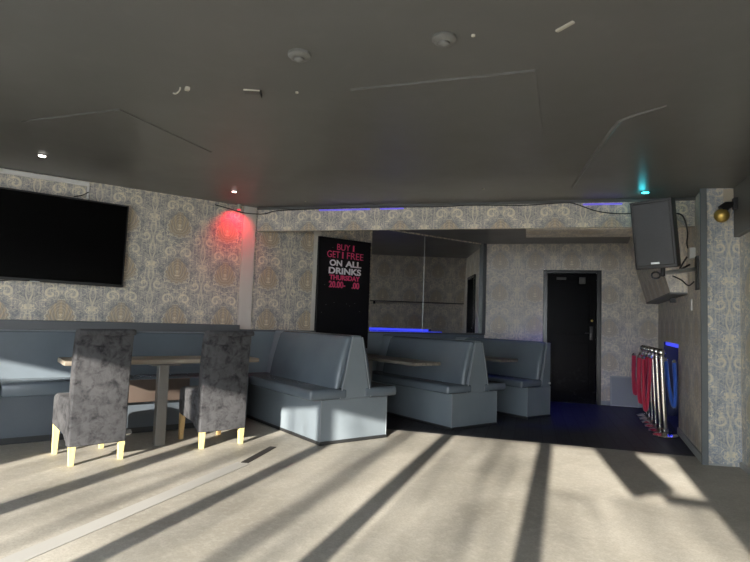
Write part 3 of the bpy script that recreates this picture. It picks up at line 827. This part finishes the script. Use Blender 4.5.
# ------------------------------------------------------------------ gold globe lamp on the beam
g0 = PIER2 + RD * .12 + RNs * .045
gl = thing('globe_lamp', 'gold ball lamp on a black arm fixed to the dark beam at the right', 'lamp', (g0.x, g0.y, 2.25))
MB().box(-.03, -.03, -.05, .012, .03, .05, .004, mx=Matrix.Rotation(math.atan2(RNs.y, RNs.x) + PI, 4, 'Z')).build('wall_bracket', M['black'], gl)
gb = RNs * .115 + Vector((0, 0, -.10))
MB().tube([RNs * .02, RNs * .07 + Vector((0, 0, -.01)), gb + Vector((0, 0, .05))], [.02, .035, .04], 12).build('neck', M['black'], gl, smooth=True)
MB().lathe([(0, -.06)] + [(.06 * math.sin(PI * k / 16), -.06 * math.cos(PI * k / 16)) for k in range(1, 16)] + [(0, .06)], c=tuple(gb), n=28).build('ball', M['gold'], gl, smooth=True)
o = strip(PIER, PD, PN, .17, .285, 2.27, H - .006, .0005, .004)
tag(o.build('torn_wallpaper', M['raw']), 'torn wallpaper patch showing bare plaster beside the dark beam', 'patch')

# ------------------------------------------------------------------ ceiling fittings
for (x, y), lab in zip(((-2.32, 1.22), (-1.76, 1.64)), ('round heat detector on the ceiling, the left one of two', 'round heat detector on the ceiling, the right one nearer the loudspeaker side')):
    t = thing('heat_detector', lab, 'detector', (x, y, H))
    MB().lathe([(0, 0), (.055, 0), (.055, -.012), (.045, -.022), (.03, -.024), (0, -.024)], n=28).build('base', M['smoke'], t, smooth=True)
    MB().lathe([(0, -.0245), (.026, -.0245), (.024, -.034), (.012, -.04), (0, -.042)], n=24).build('sensor', M['smoke'], t, smooth=True)
def downlight(x, y, m, lab, r=.035):
    t = thing('downlight', lab, 'light', (x, y, H))
    MB().lathe([(r * .8, 0), (r * 1.25, 0), (r * 1.25, -.004), (r * .8, -.006)], n=24).build('bezel', M['darkpaint'], t, smooth=True)
    MB().lathe([(0, -.0062), (r * .8, -.0065), (r * .75, -.011), (0, -.014)], n=20).build('lamp', m, t, smooth=True)
    return t
downlight(-5.29, .45, M['ledw'], 'lit white downlight in the ceiling above the television')
downlight(-5.39, 2.16, M['ledpink'], 'lit warm downlight in the ceiling near the red glow', .03)
downlight(-2.6, 5.0, M['ledteal'], 'lit teal downlight in the ceiling above the loudspeaker', .04)
rl = thing('red_spotlight', 'small spotlight casting the red glow in the wall corner', 'light', (WX + .05, 2.47, H))
MB().box(-.02, -.02, -.03, .02, .02, 0, .004).build('bracket', M['offwhite'], rl)
MB().lathe([(0, -.031), (.022, -.031), (.026, -.06), (.02, -.06), (0, -.058)], n=20).build('housing', M['offwhite'], rl, smooth=True)
MB().lathe([(0, -.0585), (.018, -.0605), (.014, -.066), (0, -.068)], n=16).build('lens', M['ledred'], rl, smooth=True)
cable([(-3.11, .9, H), (-3.112, .897, 2.39), (-3.13, .885, 2.375), (-3.15, .875, 2.38)], .004, 'wire_stub', M['offwhite'], 'stub of pale wire hanging from the ceiling')
o = MB().box(-.014, -.012, -.02, .014, .012, 0, .003).build('junction_clip', M['offwhite'], loc=(-3.08, .93, H)); tag(o, 'tiny broken plastic clip next to the hanging wire stub', 'clip')
t = thing('fixing_plate', 'small bent metal plate on the ceiling left of the heat detectors', 'plate', (-2.89, 1.25, H))
MB().box(-.06, -.03, -.004, .03, .03, 0).build('plate', M['darkpaint'], t)
MB().box(.031, -.03, -.02, .036, .03, 0).build('lip', M['black'], t); MB().box(-.06, -.034, -.008, .03, -.031, 0).build('edge', M['offwhite'], t)
t.rotation_euler.z = 1.0
o = MB().box(-.045, -.009, -.010, .045, .009, 0, .003).build('ceiling_clip', M['offwhite'], loc=(-1.361, 1.956, H), rotz=math.radians(-7)); tag(o, 'beige plastic strip stuck to the ceiling at the upper right', 'clip')
for x, y, lab in ((-2.73, 1.43, 'tiny pale screw in the ceiling near the left heat detector'), (-1.66, 1.72, 'tiny pale screw in the ceiling near the right heat detector'), (-3.55, 3.86, 'tiny pale screw in the ceiling above the bulkhead front'), (-5.28, 2.93, 'tiny pale screw in the ceiling near the bulkhead left end')):
    o = MB().lathe([(0, 0), (.009, 0), (.009, -.008), (0, -.012)], n=10).build('ceiling_screw', M['offwhite'], loc=(x, y, H), smooth=True); tag(o, lab, 'screw')

# ------------------------------------------------------------------ floor cover strip
def ground_strip(p, q_, w, h, name, m, label, cat):
    p, q_ = Vector((*p, 0)), Vector((*q_, 0)); d = (q_ - p).normalized(); nn = Vector((-d.y, d.x, 0))
    return tag(strip(p, d, nn, 0, (q_ - p).length, .0008, h, -w / 2, w / 2).build(name, m), label, cat)
p0, p1 = (-2.45, -.62), (-4.12, 1.84)
ground_strip(p0, p1, .115, .004, 'floor_strip', M['tape'], 'pale grey cover strip running across the beige floor towards the booth', 'strip')
ground_strip((-4.125, 1.85), (-4.50, 2.28), .06, .005, 'floor_strip', M['rubber'], 'short black rubber strip at the end of the pale floor strip', 'strip')

for o in C.objects:
    g = {'dining_chair': 'velvet chairs at the oak table', 'booth_bench': 'slate booths along the left wall', 'oak_table': 'oak tables by the wall bench', 'plank_table': 'plank tables between the booths',
         'heat_detector': 'heat detectors on the ceiling', 'downlight': 'downlights in the ceiling', 'barrier_rope': 'velvet ropes on the stanchions', 'ceiling_screw': 'screws in the ceiling',
         'led_strip': 'lit led strips', 'floor_strip': 'floor cover strips'}.get(o.name.split('.')[0])
    if g and 'label' in o and o.parent is None: o['group'] = g
# ------------------------------------------------------------------ lights
sd = Vector((-.567, .824, -.31)).normalized()
L = bpy.data.lights.new('sun', 'SUN'); L.energy = 35.; L.color = (1, .93, .82); L.angle = math.radians(.6)
o = bpy.data.objects.new('sun', L); C.objects.link(o); o.rotation_euler = sd.to_track_quat('-Z', 'Y').to_euler()
wd = bpy.data.worlds.new('sky'); S.world = wd; wd.use_nodes = True
bg = wd.node_tree.nodes['Background']; bg.inputs[0].default_value = (.86, .93, 1.0, 1); bg.inputs[1].default_value = 25.
def spot(loc, tgt, col, e, ang, blend=.8, r=.02):
    L = bpy.data.lights.new('spot', 'SPOT'); L.energy = e; L.color = col; L.spot_size = math.radians(ang); L.spot_blend = blend; L.shadow_soft_size = r
    o = bpy.data.objects.new('spot', L); C.objects.link(o); o.location = loc
    o.rotation_euler = (Vector(tgt) - Vector(loc)).to_track_quat('-Z', 'Y').to_euler(); return o
def point(loc, col, e, r=.03):
    L = bpy.data.lights.new('lamp', 'POINT'); L.energy = e; L.color = col; L.shadow_soft_size = r
    o = bpy.data.objects.new('lamp', L); C.objects.link(o); o.location = loc; return o
spot((-5.29, .45, H - .02), (-5.29, .45, 0), (1, .93, .85), 8, 110)
spot((-5.39, 2.16, H - .02), (-5.39, 2.16, 0), (1, .8, .75), 6, 110)
spot((WX + .15, 2.45, H - .10), (WX, 2.45, H - .27), (1, .015, .04), 20, 125, .9)
point((-2.62, 4.98, H - .05), (.05, .85, 1), .5)
point(Vector(Bk(.6, .3, -1.3)), (.05, .06, 1), .0)
spot(Vector(Bk(.95, 2.2, -.7)), Vector(Bk(.95, 0, -.75)), (.03, .04, 1), 90, 80)
point(Vector(Sd(2.0, .85, -.15)), (.05, .07, 1), 2.5)

# ------------------------------------------------------------------ camera
f_px, pitch, roll, Aw = 555.77, .0688, .0340, .93349
cp, sp_ = math.cos(pitch), math.sin(pitch)
fw = Vector((0, cp, sp_)); u0 = Vector((0, -sp_, cp)); r0 = Vector((1, 0, 0))
rt = r0 * math.cos(roll) + u0 * math.sin(roll); up = r0 * -math.sin(roll) + u0 * math.cos(roll)
Rz = Matrix.Rotation(Aw, 3, 'Z')
rt, up, fw = Rz @ rt, Rz @ up, Rz @ fw
cam = bpy.data.cameras.new('camera'); co = bpy.data.objects.new('camera', cam); C.objects.link(co)
mw = Matrix(((rt.x, up.x, -fw.x, 0), (rt.y, up.y, -fw.y, 0), (rt.z, up.z, -fw.z, CH), (0, 0, 0, 1)))
co.matrix_world = mw
cam.sensor_width = 36; cam.lens = f_px / 750 * 36; cam.clip_start = .02
S.camera = co
vs = S.view_settings; vs.view_transform = 'Standard'; vs.look = 'None'; vs.exposure = -0.92; vs.gamma = 1
S.cycles.use_denoising = True
S.cycles.max_bounces = 10; S.cycles.diffuse_bounces = 6; S.cycles.caustics_reflective = False; S.cycles.caustics_refractive = False
S.cycles.sample_clamp_indirect = 6
